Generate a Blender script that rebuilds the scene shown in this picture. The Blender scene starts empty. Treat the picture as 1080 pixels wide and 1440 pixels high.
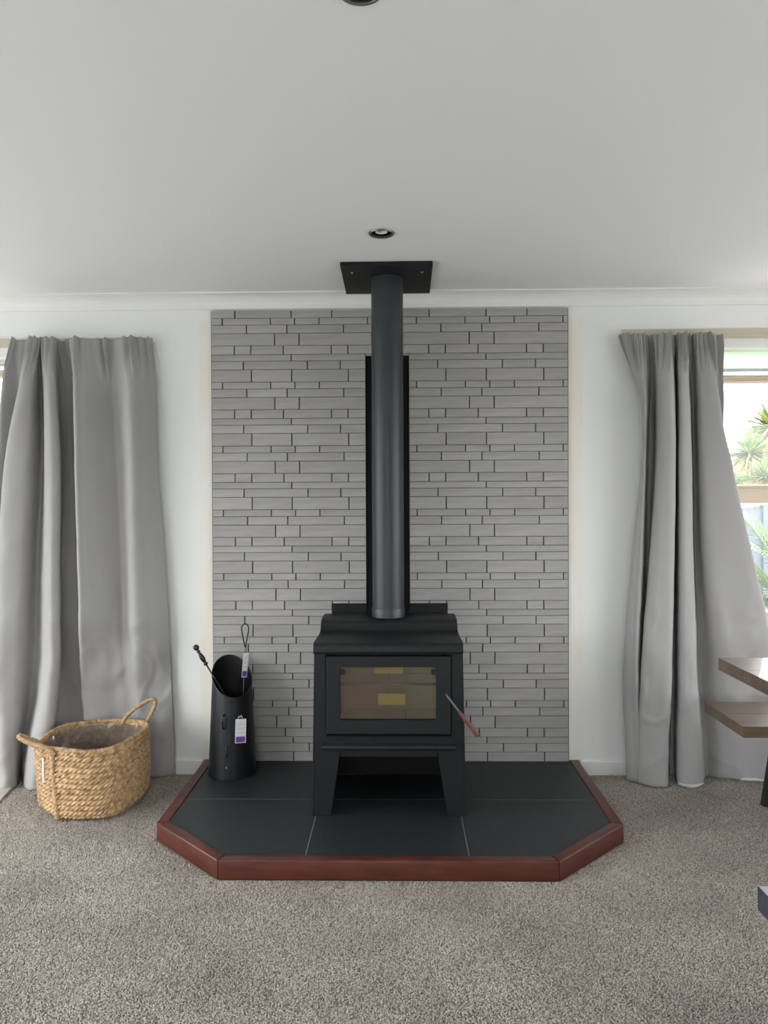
import bpy, bmesh, math, random
from mathutils import Vector, Matrix, noise
random.seed(7)
PI = math.pi
sc = bpy.context.scene
C = sc.collection

# ---------------------------------------------------------------- camera
cam_d = bpy.data.cameras.new('camera'); cam = bpy.data.objects.new('camera', cam_d); C.objects.link(cam)
sc.camera = cam
cam_d.sensor_fit = 'VERTICAL'; cam_d.sensor_height = 36.0
cam_d.lens = 36.0 * 1059.4 / 1440.0
cam_d.clip_start = 0.02
yaw, pitch, roll = 0.0186, -0.0098, -0.0043
fw = Vector((-math.sin(yaw)*math.cos(pitch), math.cos(yaw)*math.cos(pitch), math.sin(pitch)))
rt = Vector((math.cos(yaw), math.sin(yaw), 0)); up = rt.cross(fw)
r2 = rt*math.cos(roll) + up*math.sin(roll); u2 = up*math.cos(roll) - rt*math.sin(roll)
m = Matrix((( r2.x, u2.x, -fw.x), (r2.y, u2.y, -fw.y), (r2.z, u2.z, -fw.z)))
cam.matrix_world = Matrix.Translation((0.042, -3.765, 1.351)) @ m.to_4x4()

# ---------------------------------------------------------------- world / exposure
W = bpy.data.worlds.new('overcast_sky'); sc.world = W; W.use_nodes = True
wn = W.node_tree; bgn = wn.nodes['Background']
tcw = wn.nodes.new('ShaderNodeTexCoord'); sepw = wn.nodes.new('ShaderNodeSeparateXYZ')
mrw = wn.nodes.new('ShaderNodeMapRange'); mrw.inputs[1].default_value = -0.05; mrw.inputs[2].default_value = 0.05
mxw = wn.nodes.new('ShaderNodeMixRGB')
mxw.inputs[1].default_value = (0.30, 0.31, 0.29, 1); mxw.inputs[2].default_value = (0.985, 0.970, 1.0, 1)
wn.links.new(tcw.outputs['Generated'], sepw.inputs[0]); wn.links.new(sepw.outputs[2], mrw.inputs[0])
wn.links.new(mrw.outputs[0], mxw.inputs[0]); wn.links.new(mxw.outputs[0], bgn.inputs[0])
bgn.inputs[1].default_value = 3.6
sc.view_settings.view_transform = 'Standard'; sc.view_settings.look = 'None'
sc.view_settings.exposure = 1.22; sc.view_settings.gamma = 1.0; sc.view_settings.use_curve_mapping = False
sc.cycles.use_denoising = True
sc.cycles.max_bounces = 12; sc.cycles.diffuse_bounces = 8; sc.cycles.transparent_max_bounces = 16
sc.cycles.caustics_reflective = False; sc.cycles.caustics_refractive = False

RX, RF = 3.3, -6.4      # side walls, wall behind the camera
H = 2.40
# window openings: (wall, a0, a1, z0, z1)
WINS = [('back', -3.05, -1.72, 0.25, 2.10), ('back', 1.50, 3.05, 0.35, 2.122),
        ('left', -4.9, -0.5, 0.05, 2.15), ('right', -4.4, -0.6, 0.30, 2.12),
        ('front', -1.3, 0.5, 0.8, 2.12)]
def portal(name, loc, rot, sx, sy):
    d = bpy.data.lights.new(name, 'AREA'); d.shape = 'RECTANGLE'; d.size = sx; d.size_y = sy
    d.cycles.is_portal = True
    o = bpy.data.objects.new(name, d); C.objects.link(o); o.location = loc; o.rotation_euler = rot
for (w, a0, a1, z0, z1) in WINS:
    c, zc, s, h = (a0+a1)/2, (z0+z1)/2, a1-a0, z1-z0
    if w == 'back':  portal('window_daylight', (c, 0.20, zc), (-PI/2, 0, 0), s, h)
    if w == 'front': portal('window_daylight', (c, RF-0.20, zc), (PI/2, 0, 0), s, h)
    if w == 'left':  portal('window_daylight', (-RX-0.20, c, zc), (0, -PI/2, 0), h, s)
    if w == 'right': portal('window_daylight', (RX+0.20, c, zc), (0, PI/2, 0), h, s)

# ---------------------------------------------------------------- materials
MATS = {}
def S(r, g, b):
    f = lambda c: (c/255/12.92) if c <= 10 else ((c/255+0.055)/1.055)**2.4
    return (f(r), f(g), f(b), 1)
def mat(name, col, rough=0.6, metal=0.0, spec=0.5, bump=None, var=None, coat=0.0, rand=0.0, transl=0.0, stretch=(1,1,1)):
    """bump=(scale, strength, distance); var=(scale, amount)"""
    M = bpy.data.materials.new(name); M.use_nodes = True; nt = M.node_tree; N = nt.nodes; L = nt.links
    b = N['Principled BSDF']; b.inputs['Roughness'].default_value = rough; b.inputs['Metallic'].default_value = metal
    b.inputs['Specular IOR Level'].default_value = spec; b.inputs['Coat Weight'].default_value = coat
    b.inputs['Base Color'].default_value = col
    tc = N.new('ShaderNodeTexCoord'); mp = N.new('ShaderNodeMapping'); mp.inputs['Scale'].default_value = stretch
    L.new(tc.outputs['Object'], mp.inputs[0])
    last = None
    if var:
        n = N.new('ShaderNodeTexNoise'); n.inputs['Scale'].default_value = var[0]; n.inputs['Detail'].default_value = 5
        L.new(mp.outputs[0], n.inputs['Vector'])
        r = N.new('ShaderNodeMapRange'); r.inputs[1].default_value = 0.3; r.inputs[2].default_value = 0.7
        r.inputs[3].default_value = 1-var[1]; r.inputs[4].default_value = 1+var[1]
        L.new(n.outputs['Fac'], r.inputs[0])
        v = N.new('ShaderNodeVectorMath'); v.operation = 'SCALE'; v.inputs[0].default_value = col[:3]
        L.new(r.outputs[0], v.inputs['Scale']); last = v.outputs[0]
    if rand:
        oi = N.new('ShaderNodeObjectInfo'); r = N.new('ShaderNodeMapRange')
        r.inputs[3].default_value = 1-rand; r.inputs[4].default_value = 1+rand
        L.new(oi.outputs['Random'], r.inputs[0])
        v = N.new('ShaderNodeVectorMath'); v.operation = 'SCALE'; v.inputs[0].default_value = col[:3]
        if last: L.new(last, v.inputs[0])
        L.new(r.outputs[0], v.inputs['Scale']); last = v.outputs[0]
    if last: L.new(last, b.inputs['Base Color'])
    if bump:
        n = N.new('ShaderNodeTexNoise'); n.inputs['Scale'].default_value = bump[0]; n.inputs['Detail'].default_value = 3
        L.new(mp.outputs[0], n.inputs['Vector'])
        bp = N.new('ShaderNodeBump'); bp.inputs['Strength'].default_value = bump[1]; bp.inputs['Distance'].default_value = bump[2]
        L.new(n.outputs['Fac'], bp.inputs['Height']); L.new(bp.outputs[0], b.inputs['Normal'])
    if transl:
        t = N.new('ShaderNodeBsdfTranslucent'); t.inputs[0].default_value = col
        if last: L.new(last, t.inputs[0])
        mx = N.new('ShaderNodeMixShader'); mx.inputs[0].default_value = transl
        L.new(b.outputs[0], mx.inputs[1]); L.new(t.outputs[0], mx.inputs[2]); L.new(mx.outputs[0], N['Material Output'].inputs[0])
    MATS[name] = M; return M
def glass_mat(name, tint, gloss, rough=0.02, milky=0.0, milkcol=(0.8,0.8,0.8,1)):
    M = bpy.data.materials.new(name); M.use_nodes = True; nt = M.node_tree; N = nt.nodes; L = nt.links
    N.remove(N['Principled BSDF'])
    t = N.new('ShaderNodeBsdfTransparent'); t.inputs[0].default_value = tint
    g = N.new('ShaderNodeBsdfGlossy'); g.inputs['Roughness'].default_value = rough
    mx = N.new('ShaderNodeMixShader'); mx.inputs[0].default_value = gloss
    L.new(t.outputs[0], mx.inputs[1]); L.new(g.outputs[0], mx.inputs[2]); out = mx
    if milky:
        d = N.new('ShaderNodeBsdfDiffuse'); d.inputs[0].default_value = milkcol
        m2 = N.new('ShaderNodeMixShader'); m2.inputs[0].default_value = milky
        L.new(mx.outputs[0], m2.inputs[1]); L.new(d.outputs[0], m2.inputs[2]); out = m2
    L.new(out.outputs[0], N['Material Output'].inputs[0]); MATS[name] = M; return M

M_wall = mat('wall_paint', (0.81, 0.825, 0.82, 1), 0.65, bump=(90, .05, .002))
M_ceil = mat('ceiling_paint', (0.815, 0.83, 0.85, 1), 0.85)
M_trim = mat('trim_paint', (0.80, 0.81, 0.81, 1), 0.4)
M_black = mat('black_stove_paint', (0.0085, 0.0105, 0.0118, 1), 0.46, spec=0.27, bump=(600, .15, .0006))
M_flue = mat('black_flue_paint', (0.020, 0.025, 0.030, 1), 0.42, spec=0.5)
M_matte = mat('matt_black_steel', (0.007, 0.0075, 0.008, 1), 0.6, spec=.3)
M_hod = mat('black_enamel', (0.010, 0.0125, 0.015, 1), 0.36, spec=0.45)
M_iron = mat('black_iron', (0.012, 0.012, 0.013, 1), 0.3, spec=0.6)
M_slate = mat('charcoal_hearth_tile', (0.017, 0.022, 0.0245, 1), 0.5, spec=0.45, bump=(300, .15, .001), var=(25, .12))
M_grout = mat('hearth_grout', (0.22, 0.22, 0.21, 1), 0.9)
M_maho = mat('red_brown_varnished_timber', (0.085, 0.024, 0.016, 1), 0.38, spec=0.4, var=(9, .25), stretch=(1, 1, 6))
M_tile = mat('grey_stone_tile', (0.345, 0.338, 0.330, 1), 0.5, spec=0.35, var=(5, .13), rand=0.07, bump=(30, .25, .002), stretch=(1, 1, 6))
M_back = mat('dark_backing_board', (0.025, 0.025, 0.026, 1), 0.85)
M_curt = mat('grey_curtain_fabric', (0.400, 0.395, 0.395, 1), 0.85, spec=0.15, bump=(700, .25, .0008), transl=0.10, stretch=(1, 1, .35))
M_lining = mat('white_curtain_lining', (0.72, 0.74, 0.76, 1), 0.8, transl=0.2)
M_batten = mat('beige_rail_paint', (0.56, 0.51, 0.42, 1), 0.5)
M_alu = mat('beige_window_frame', (0.60, 0.50, 0.39, 1), 0.45)
M_white = mat('white_paint', (0.78, 0.80, 0.76, 1), 0.45)
M_straw = mat('woven_seagrass', (0.43, 0.285, 0.150, 1), 0.7, spec=0.3, var=(45, .52), bump=(350, .5, .002))
M_straw2 = mat('pale_seagrass_rope', (0.42, 0.29, 0.165, 1), 0.75, spec=0.25, var=(80, .35), bump=(350, .5, .002))
M_plast = glass_mat('clear_plastic_liner', (0.94, 0.94, 0.96, 1), 0.40, 0.07, 0.12, (0.62, 0.60, 0.62, 1))
M_glass = glass_mat('window_glass', (0.97, 0.985, 0.98, 1), 0.04)
M_stoveglass = glass_mat('smoked_stove_glass', (0.76, 0.735, 0.69, 1), 0.06, 0.05, 0.06, (0.25, 0.22, 0.17, 1))
M_brick = mat('firebrick', (0.66, 0.61, 0.53, 1), 0.9, var=(6, .10))
M_brickred = mat('terracotta_firebrick', (0.66, 0.47, 0.37, 1), 0.9, var=(6, .10))
M_steel = mat('bare_steel', (0.26, 0.27, 0.27, 1), 0.4, metal=0.6)
M_rod = mat('dark_steel_rod', (0.10, 0.105, 0.11, 1), 0.45, metal=0.4)
M_chrome = mat('frosted_lamp_glass', (0.75, 0.75, 0.72, 1), 0.2, spec=.8)
M_ring = mat('brushed_nickel_ring', (0.22, 0.22, 0.21, 1), 0.35, metal=0.9)
M_yellow = mat('yellow_label_paper', (0.70, 0.58, 0.10, 1), 0.7)
M_grip = mat('dark_wood_grip', (0.125, 0.042, 0.028, 1), 0.4, spec=0.4, var=(40, .25))
M_card = mat('white_card', (0.72, 0.72, 0.74, 1), 0.6)
M_purple = mat('purple_print', (0.13, 0.05, 0.28, 1), 0.6)
M_ink = mat('grey_print', (0.32, 0.32, 0.34, 1), 0.7)
M_thread = mat('white_thread', (0.8, 0.8, 0.78, 1), 0.8)
M_tabletop = mat('rustic_table_wood', (0.105, 0.068, 0.040, 1), 0.36, spec=0.6, coat=0.35, var=(7, .30), stretch=(1, 7, 7))
M_bluebench = mat('blue_black_bench', (0.035, 0.04, 0.055, 1), 0.3, spec=0.7, var=(60, .2))
M_board = mat('pale_board', (0.42, 0.395, 0.34, 1), 0.6, var=(12, .1), stretch=(6, 1, 1))
M_fence = mat('blue_grey_fence', (0.13, 0.15, 0.18, 1), 0.7)
M_grass = mat('lawn', (0.05, 0.09, 0.025, 1), 0.9, var=(3, .3))
M_leafg = mat('green_strap_leaf', (0.115, 0.20, 0.055, 1), 0.5, transl=0.3, rand=.15)
M_leafy = mat('yellow_green_strap_leaf', (0.28, 0.30, 0.09, 1), 0.5, transl=0.3)
M_leafb = mat('pale_blue_green_leaf', (0.16, 0.26, 0.18, 1), 0.5, transl=0.3)
M_dead = mat('dry_leaf_skirt', (0.38, 0.27, 0.11, 1), 0.8)
M_trunk = mat('grey_tree_trunk', (0.24, 0.20, 0.16, 1), 0.9, bump=(40, .5, .01))

# carpet: fine loop pile
def carpet():
    M = bpy.data.materials.new('grey_brown_loop_carpet'); M.use_nodes = True; nt = M.node_tree; N = nt.nodes; L = nt.links
    b = N['Principled BSDF']; b.inputs['Roughness'].default_value = 0.95; b.inputs['Specular IOR Level'].default_value = 0.1
    b.inputs['Sheen Weight'].default_value = 0.25; b.inputs['Sheen Roughness'].default_value = 0.5
    tc = N.new('ShaderNodeTexCoord')
    def ns(scale, det, st=(1,1,1)):
        mp = N.new('ShaderNodeMapping'); mp.inputs['Scale'].default_value = st
        mp.inputs['Rotation'].default_value = (0, 0, 0.25)
        n = N.new('ShaderNodeTexNoise'); n.inputs['Scale'].default_value = scale; n.inputs['Detail'].default_value = det
        L.new(tc.outputs['Object'], mp.inputs[0]); L.new(mp.outputs[0], n.inputs['Vector']); return n
    fine = ns(300, 3, (1, .5, 1)); fine.inputs['Roughness'].default_value = .65; big = ns(2.2, 3); mid = ns(14, 4)
    cr = N.new('ShaderNodeValToRGB'); e = cr.color_ramp.elements
    e[0].position = 0.36; e[0].color = (0.100, 0.090, 0.077, 1); e[1].position = 0.64; e[1].color = (0.395, 0.362, 0.318, 1)
    L.new(fine.outputs['Fac'], cr.inputs[0])
    a = N.new('ShaderNodeMath'); a.operation = 'ADD'; L.new(big.outputs['Fac'], a.inputs[0]); L.new(mid.outputs['Fac'], a.inputs[1])
    r = N.new('ShaderNodeMapRange'); r.inputs[1].default_value = .7; r.inputs[2].default_value = 1.3; r.inputs[3].default_value = .80; r.inputs[4].default_value = 1.16
    L.new(a.outputs[0], r.inputs[0])
    v = N.new('ShaderNodeVectorMath'); v.operation = 'SCALE'; L.new(cr.outputs[0], v.inputs[0]); L.new(r.outputs[0], v.inputs['Scale'])
    L.new(v.outputs[0], b.inputs['Base Color'])
    bp = N.new('ShaderNodeBump'); bp.inputs['Strength'].default_value = .6; bp.inputs['Distance'].default_value = .004
    L.new(fine.outputs['Fac'], bp.inputs['Height']); L.new(bp.outputs[0], b.inputs['Normal'])
    return M
M_carpet = carpet()
M_bounce = mat('pale_bounce_concrete', (0.50, 0.49, 0.47, 1), 0.9, var=(2, .1))

# back wall paint with the unpainted cream margins left beside the tiled panel
def wall_margin(M):
    nt = M.node_tree; N = nt.nodes; L = nt.links; b = N['Principled BSDF']
    tc = N.new('ShaderNodeTexCoord'); sp = N.new('ShaderNodeSeparateXYZ'); L.new(tc.outputs['Object'], sp.inputs[0])
    def mth(op, a, b_=None, c=None):
        n = N.new('ShaderNodeMath'); n.operation = op
        for i, x in enumerate((a, b_, c)):
            if x is None: continue
            if isinstance(x, (int, float)): n.inputs[i].default_value = x
            else: L.new(x, n.inputs[i])
        return n.outputs[0]
    def strip(x0, x1, ztop):
        a = mth('GREATER_THAN', sp.outputs[0], x0); c = mth('LESS_THAN', sp.outputs[0], x1); z = mth('LESS_THAN', sp.outputs[2], ztop)
        return mth('MULTIPLY', mth('MULTIPLY', a, c), z)
    n = N.new('ShaderNodeTexNoise'); n.inputs['Scale'].default_value = 3.0
    mp = N.new('ShaderNodeMapping'); mp.inputs['Scale'].default_value = (2, 1, 1); L.new(tc.outputs['Object'], mp.inputs[0]); L.new(mp.outputs[0], n.inputs[0])
    s = mth('ADD', strip(-.953, -.880, 2.275), strip(.880, .960, 2.275))
    edge = N.new('ShaderNodeMapRange'); edge.inputs[1].default_value = .35; edge.inputs[2].default_value = .6; edge.inputs[3].default_value = .15; edge.inputs[4].default_value = .75
    L.new(n.outputs['Fac'], edge.inputs[0])
    f = mth('MULTIPLY', s, edge.outputs[0])
    mx = N.new('ShaderNodeMixRGB'); mx.inputs[1].default_value = (0.81, 0.825, 0.82, 1); mx.inputs[2].default_value = (0.82, 0.77, 0.66, 1)
    L.new(f, mx.inputs[0]); L.new(mx.outputs[0], b.inputs['Base Color'])
M_wallback = mat('back_wall_paint', (0.81, 0.825, 0.82, 1), 0.65, bump=(90, .05, .002)); wall_margin(M_wallback)

# ---------------------------------------------------------------- helpers
def link_mesh(name, bm, m, parent=None, smooth=False, loc=None):
    bmesh.ops.recalc_face_normals(bm, faces=bm.faces[:])
    me = bpy.data.meshes.new(name); bm.to_mesh(me); bm.free()
    if smooth:
        for p in me.polygons: p.use_smooth = True
    if isinstance(m, (list, tuple)):
        for x in m: me.materials.append(x)
    else: me.materials.append(m)
    o = bpy.data.objects.new(name, me); C.objects.link(o)
    if loc: o.location = loc
    if parent: o.parent = parent
    return o
def P(name, bm, m, parent, smooth=False, label=None):
    """part: geometry is given in world space, parent roots carry only a translation"""
    base = world_of(parent)
    bmesh.ops.translate(bm, verts=bm.verts[:], vec=-base)
    o = link_mesh(name, bm, m, parent, smooth)
    if label: o['label'] = label
    return o
def world_of(o):
    v = Vector((0,0,0))
    while o: v += o.location; o = o.parent
    return v
def smooth_angle(o, ang=0.6):
    me = o.data
    for p in me.polygons: p.use_smooth = True
    me.set_sharp_from_angle(angle=ang)
    return o
def thing(name, label, cat, loc=(0,0,0), group=None):
    o = bpy.data.objects.new(name, None); C.objects.link(o); o.location = loc; o.empty_display_size = .05
    o['label'] = label; o['category'] = cat
    if group: o['group'] = group
    return o
def tag(o, label, cat, group=None):
    o['label'] = label; o['category'] = cat
    if group: o['group'] = group
    return o
def struct(name, bm, m, label=None, smooth=False):
    o = link_mesh(name, bm, m, None, smooth); o['kind'] = 'structure'
    if label: o['label'] = label
    return o
def box(bm, x0, x1, y0, y1, z0, z1, bev=0.0, seg=2):
    vs = [bm.verts.new((x, y, z)) for x in (x0, x1) for y in (y0, y1) for z in (z0, z1)]
    F = [(0,1,3,2),(4,6,7,5),(0,4,5,1),(2,3,7,6),(0,2,6,4),(1,5,7,3)]
    fs = [bm.faces.new([vs[i] for i in f]) for f in F]
    if bev:
        es = list({e for f in fs for e in f.edges})
        bmesh.ops.bevel(bm, geom=es, offset=bev, segments=seg, profile=.5, affect='EDGES')
    return bm
def nb(): return bmesh.new()
def BX(*a, **k): return box(nb(), *a, **k)
def prism(bm, pts, axis, a0, a1, bev=0.0, seg=2):
    """polygon pts (2D) extruded along axis; axis 'x': pts=(y,z), 'y': pts=(x,z), 'z': pts=(x,y)"""
    def v(p, a):
        return {'x': (a, p[0], p[1]), 'y': (p[0], a, p[1]), 'z': (p[0], p[1], a)}[axis]
    A = [bm.verts.new(v(p, a0)) for p in pts]; B = [bm.verts.new(v(p, a1)) for p in pts]
    n = len(pts); fs = [bm.faces.new(A), bm.faces.new(B[::-1])]
    for i in range(n): fs.append(bm.faces.new((A[i], A[(i+1) % n], B[(i+1) % n], B[i])))
    if bev:
        es = list({e for f in fs for e in f.edges})
        bmesh.ops.bevel(bm, geom=es, offset=bev, segments=seg, profile=.5, affect='EDGES')
    return bm
def cr(pts, sub, closed=False):
    n = len(pts); out = []
    rng = range(n if closed else n-1)
    for i in rng:
        if closed: p = [pts[(i+k-1) % n] for k in range(4)]
        else: p = [pts[max(i-1, 0)], pts[i], pts[i+1], pts[min(i+2, n-1)]]
        for k in range(sub):
            t = k/sub
            out.append(tuple(.5*((2*b)+(-a+c)*t+(2*a-5*b+4*c-d)*t*t+(-a+3*b-3*c+d)*t*t*t) for a, b, c, d in zip(*p)))
    if not closed: out.append(tuple(pts[-1]))
    return out
def tube(bm, pts, r, seg=10, closed=False, caps=True, rfun=None):
    pts = [Vector(p) for p in pts]; n = len(pts); rings = []
    prev = None
    for i, p in enumerate(pts):
        a = pts[(i-1) % n] if (closed or i > 0) else p; b = pts[(i+1) % n] if (closed or i < n-1) else p
        t = (b-a).normalized()
        if prev is None:
            x = t.orthogonal().normalized()
        else:
            x = (prev - t*prev.dot(t)); x = x.normalized() if x.length > 1e-6 else t.orthogonal().normalized()
        prev = x; y = t.cross(x)
        ring = []
        for k in range(seg):
            an = 2*PI*k/seg; rr = (r(i/(n-1)) if callable(r) else r)
            if rfun: rr = rfun(i, an, rr)
            ring.append(bm.verts.new(p + x*(rr*math.cos(an)) + y*(rr*math.sin(an))))
        rings.append(ring)
    m_ = n if closed else n-1
    for i in range(m_):
        A, B = rings[i], rings[(i+1) % n]
        for k in range(seg): bm.faces.new((A[k], A[(k+1) % seg], B[(k+1) % seg], B[k]))
    if caps and not closed:
        bm.faces.new(rings[0][::-1]); bm.faces.new(rings[-1])
    return bm
def rope(bm, pts, r, twist=26.0, strands=3, seg=12, closed=False, amp=.22):
    L_ = [0]
    for a, b in zip(pts, pts[1:]): L_.append(L_[-1] + (Vector(b)-Vector(a)).length)
    return tube(bm, pts, r, seg, closed, True, lambda i, an, rr: rr*(1-amp+amp*abs(math.cos(strands*.5*(an+L_[i]*twist))*1.6)))
def lathe(bm, prof, cx, cy, seg=32, cz=0):
    rings = []
    for (r, z) in prof:
        if r < 1e-6: rings.append([bm.verts.new((cx, cy, z+cz))])
        else: rings.append([bm.verts.new((cx+r*math.cos(2*PI*k/seg), cy+r*math.sin(2*PI*k/seg), z+cz)) for k in range(seg)])
    for A, B in zip(rings, rings[1:]):
        if len(A) == 1 and len(B) == 1: continue
        for k in range(seg):
            k2 = (k+1) % seg
            if len(A) == 1: bm.faces.new((A[0], B[k2], B[k]))
            elif len(B) == 1: bm.faces.new((A[k], A[k2], B[0]))
            else: bm.faces.new((A[k], A[k2], B[k2], B[k]))
    return bm
def bake(bm, mtx): bmesh.ops.transform(bm, matrix=mtx, verts=bm.verts[:]); return bm

# ================================================================= SETTING
# floor
bm = nb(); box(bm, -RX-.15, RX+.15, RF-.15, .15, -.12, 0.0)
struct('floor', bm, M_carpet, 'grey-brown loop pile carpet')
# short tufts of the carpet pile, real geometry on the part of the floor in view
def carpet_pile():
    tb_ = nb(); n_ = 5
    for (lx, ly, hx_, hy_) in ((0, 0, .0010, .0006),):
        r0 = [tb_.verts.new((.0019*math.cos(2*PI*k/n_), .0019*math.sin(2*PI*k/n_), -.0005)) for k in range(n_)]
        r1 = [tb_.verts.new((.0023*math.cos(2*PI*k/n_)+.0007, .0023*math.sin(2*PI*k/n_), .0028)) for k in range(n_)]
        tp = tb_.verts.new((.0017, .0004, .0046))
        for k in range(n_):
            tb_.faces.new((r0[k], r0[(k+1)%n_], r1[(k+1)%n_], r1[k])); tb_.faces.new((r1[k], r1[(k+1)%n_], tp))
    me = bpy.data.meshes.new('tuft'); tb_.to_mesh(me); tb_.free(); me.materials.append(M_tuft)
    for p in me.polygons: p.use_smooth = True
    tuft = bpy.data.objects.new('tuft', me)
    base = nb(); z_ = .0003
    for poly in ([(-2.15,-.955+.0),(-.940,-.955),(-.940,-.02),(-2.15,-.02)], [(.940,-.955),(2.15,-.955),(2.15,-.02),(.940,-.02)],
                 [(-2.0,-2.35),(2.0,-2.35),(2.0,-1.082),(-2.0,-1.082)], [(-2.0,-1.082),(-.615,-1.082),(-.940,-.765),(-.940,-.955),(-2.0,-.955)], [(2.0,-1.082),(2.0,-.955),(.940,-.955),(.940,-.765),(.615,-1.082)]):
        base.faces.new([base.verts.new((x, y, z_)) for x, y in poly])
    bmesh.ops.recalc_face_normals(base, faces=base.faces[:])
    for f in base.faces:
        if f.normal.z < 0: f.normal_flip()
    me2 = bpy.data.meshes.new('carpet_pile'); base.to_mesh(me2); base.free(); me2.materials.append(M_tuft)
    o = bpy.data.objects.new('carpet_pile', me2); C.objects.link(o); o['kind'] = 'stuff'; o.parent = bpy.data.objects['floor']
    ng = bpy.data.node_groups.new('pile', 'GeometryNodeTree')
    ng.interface.new_socket('Geometry', in_out='INPUT', socket_type='NodeSocketGeometry'); ng.interface.new_socket('Geometry', in_out='OUTPUT', socket_type='NodeSocketGeometry')
    N = ng.nodes; L = ng.links
    gi = N.new('NodeGroupInput'); go = N.new('NodeGroupOutput'); d = N.new('GeometryNodeDistributePointsOnFaces'); d.inputs['Density'].default_value = 62000
    ii = N.new('GeometryNodeInstanceOnPoints'); oi = N.new('GeometryNodeObjectInfo'); oi.inputs[0].default_value = tuft
    rv_ = N.new('FunctionNodeRandomValue'); rv_.data_type = 'FLOAT_VECTOR'; rv_.inputs[0].default_value = (-.25,-.25,0); rv_.inputs[1].default_value = (.25,.25,6.28)
    rs = N.new('FunctionNodeRandomValue'); rs.data_type = 'FLOAT_VECTOR'; rs.inputs[0].default_value = (.8,.8,.6); rs.inputs[1].default_value = (1.35,1.35,1.3)
    L.new(gi.outputs[0], d.inputs['Mesh']); L.new(d.outputs['Points'], ii.inputs['Points']); L.new(oi.outputs['Geometry'], ii.inputs['Instance'])
    L.new(rv_.outputs[0], ii.inputs['Rotation']); L.new(rs.outputs[0], ii.inputs['Scale']); L.new(ii.outputs[0], go.inputs[0])
    md = o.modifiers.new('pile', 'NODES'); md.node_group = ng
M_tuft = mat('carpet_tuft_yarn', (0.375, 0.345, 0.308, 1), 0.95, spec=0.1, rand=0.42, var=(2.6, .17))
for n_ in M_tuft.node_tree.nodes:
    if n_.type == 'MAPPING':
        g_ = M_tuft.node_tree.nodes.new('ShaderNodeNewGeometry'); M_tuft.node_tree.links.new(g_.outputs['Position'], n_.inputs[0])
carpet_pile()
# ceiling with two round holes for the downlights
LIGHTS = [(-.018, -.845), (-.030, -2.227)]
HR = .043
bm = nb()
def quad(a, b, c, d): bm.faces.new([bm.verts.new(p) for p in (a, b, c, d)])
sq = .12; x0, x1, y0, y1 = -RX-.15, RX+.15, RF-.15, .15
ycut = [y0]
for (lx, ly) in sorted(LIGHTS, key=lambda p: p[1]): ycut += [ly-sq, ly+sq]
ycut.append(y1)
Ls = sorted(LIGHTS, key=lambda p: p[1])
for i in range(len(ycut)-1):
    a, b = ycut[i], ycut[i+1]
    if i % 2 == 0: quad((x0,a,H), (x1,a,H), (x1,b,H), (x0,b,H))
    else:
        lx, ly = Ls[i//2]
        quad((x0,a,H), (lx-sq,a,H), (lx-sq,b,H), (x0,b,H)); quad((lx+sq,a,H), (x1,a,H), (x1,b,H), (lx+sq,b,H))
        n = 48; ins = []; out = []
        for k in range(n):
            an = 2*PI*k/n; c_, s_ = math.cos(an), math.sin(an); q = sq/max(abs(c_), abs(s_))
            ins.append(bm.verts.new((lx+HR*c_, ly+HR*s_, H))); out.append(bm.verts.new((lx+q*c_, ly+q*s_, H)))
        for k in range(n): bm.faces.new((ins[k], ins[(k+1)%n], out[(k+1)%n], out[k]))
bmesh.ops.remove_doubles(bm, verts=bm.verts[:], dist=1e-5)
struct('ceiling', bm, M_ceil, 'smooth white ceiling')
bm = BX(x0, x1, y0, y1, H+.14, H+.2); struct('ceiling_slab', bm, M_ceil, 'upper ceiling slab')
# walls with openings
def wall(name, axis, pos0, pos1, a0, a1, ops, m, label):
    bm = nb()
    def b(u0, u1, z0, z1):
        if u1-u0 < 1e-4 or z1-z0 < 1e-4: return
        if axis == 'x': box(bm, u0, u1, pos0, pos1, z0, z1)
        else: box(bm, pos0, pos1, u0, u1, z0, z1)
    u = a0
    for (o0, o1, z0, z1) in ops:
        b(u, o0, 0, H+.14); b(o0, o1, 0, z0); b(o0, o1, z1, H+.14); u = o1
    b(u, a1, 0, H+.14)
    return struct(name, bm, m, label)
G = lambda w: [x[1:] for x in WINS if x[0] == w]
wall('wall_back', 'x', 0, .15, -RX-.15, RX+.15, G('back'), M_wallback, 'white painted wall behind the stove')
wall('wall_front', 'x', RF-.15, RF, -RX-.15, RX+.15, G('front'), M_wall, 'white wall behind the camera')
wall('wall_left', 'y', -RX-.15, -RX, RF, 0, G('left'), M_wall, 'white wall on the left')
wall('wall_right', 'y', RX, RX+.15, RF, 0, G('right'), M_wall, 'white wall on the right')
# cornice (coved) along all walls
CR = .07
prof = [(0, H), (0, H-CR), (.008, H-CR)] + [(.008+(CR-.016)*(1-math.cos(t*PI/2/6)), H-CR+.004+(CR-.012)*math.sin(t*PI/2/6)) for t in range(1, 7)] + [(CR, H-.006), (CR, H)]
def cornice(name, axis, wallpos, sign, a0, a1):
    pts = [(wallpos+sign*p[0], p[1]) for p in prof]
    bm = nb(); prism(bm, pts, axis, a0, a1); o = struct(name, bm, M_trim, 'white coved cornice')
cornice('trim_1', 'x', 0, -1, -RX, RX)
cornice('trim_2', 'x', RF, 1, -RX, RX)
cornice('trim_3', 'y', -RX, 1, RF, 0)
cornice('trim_4', 'y', RX, -1, RF, 0)
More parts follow.
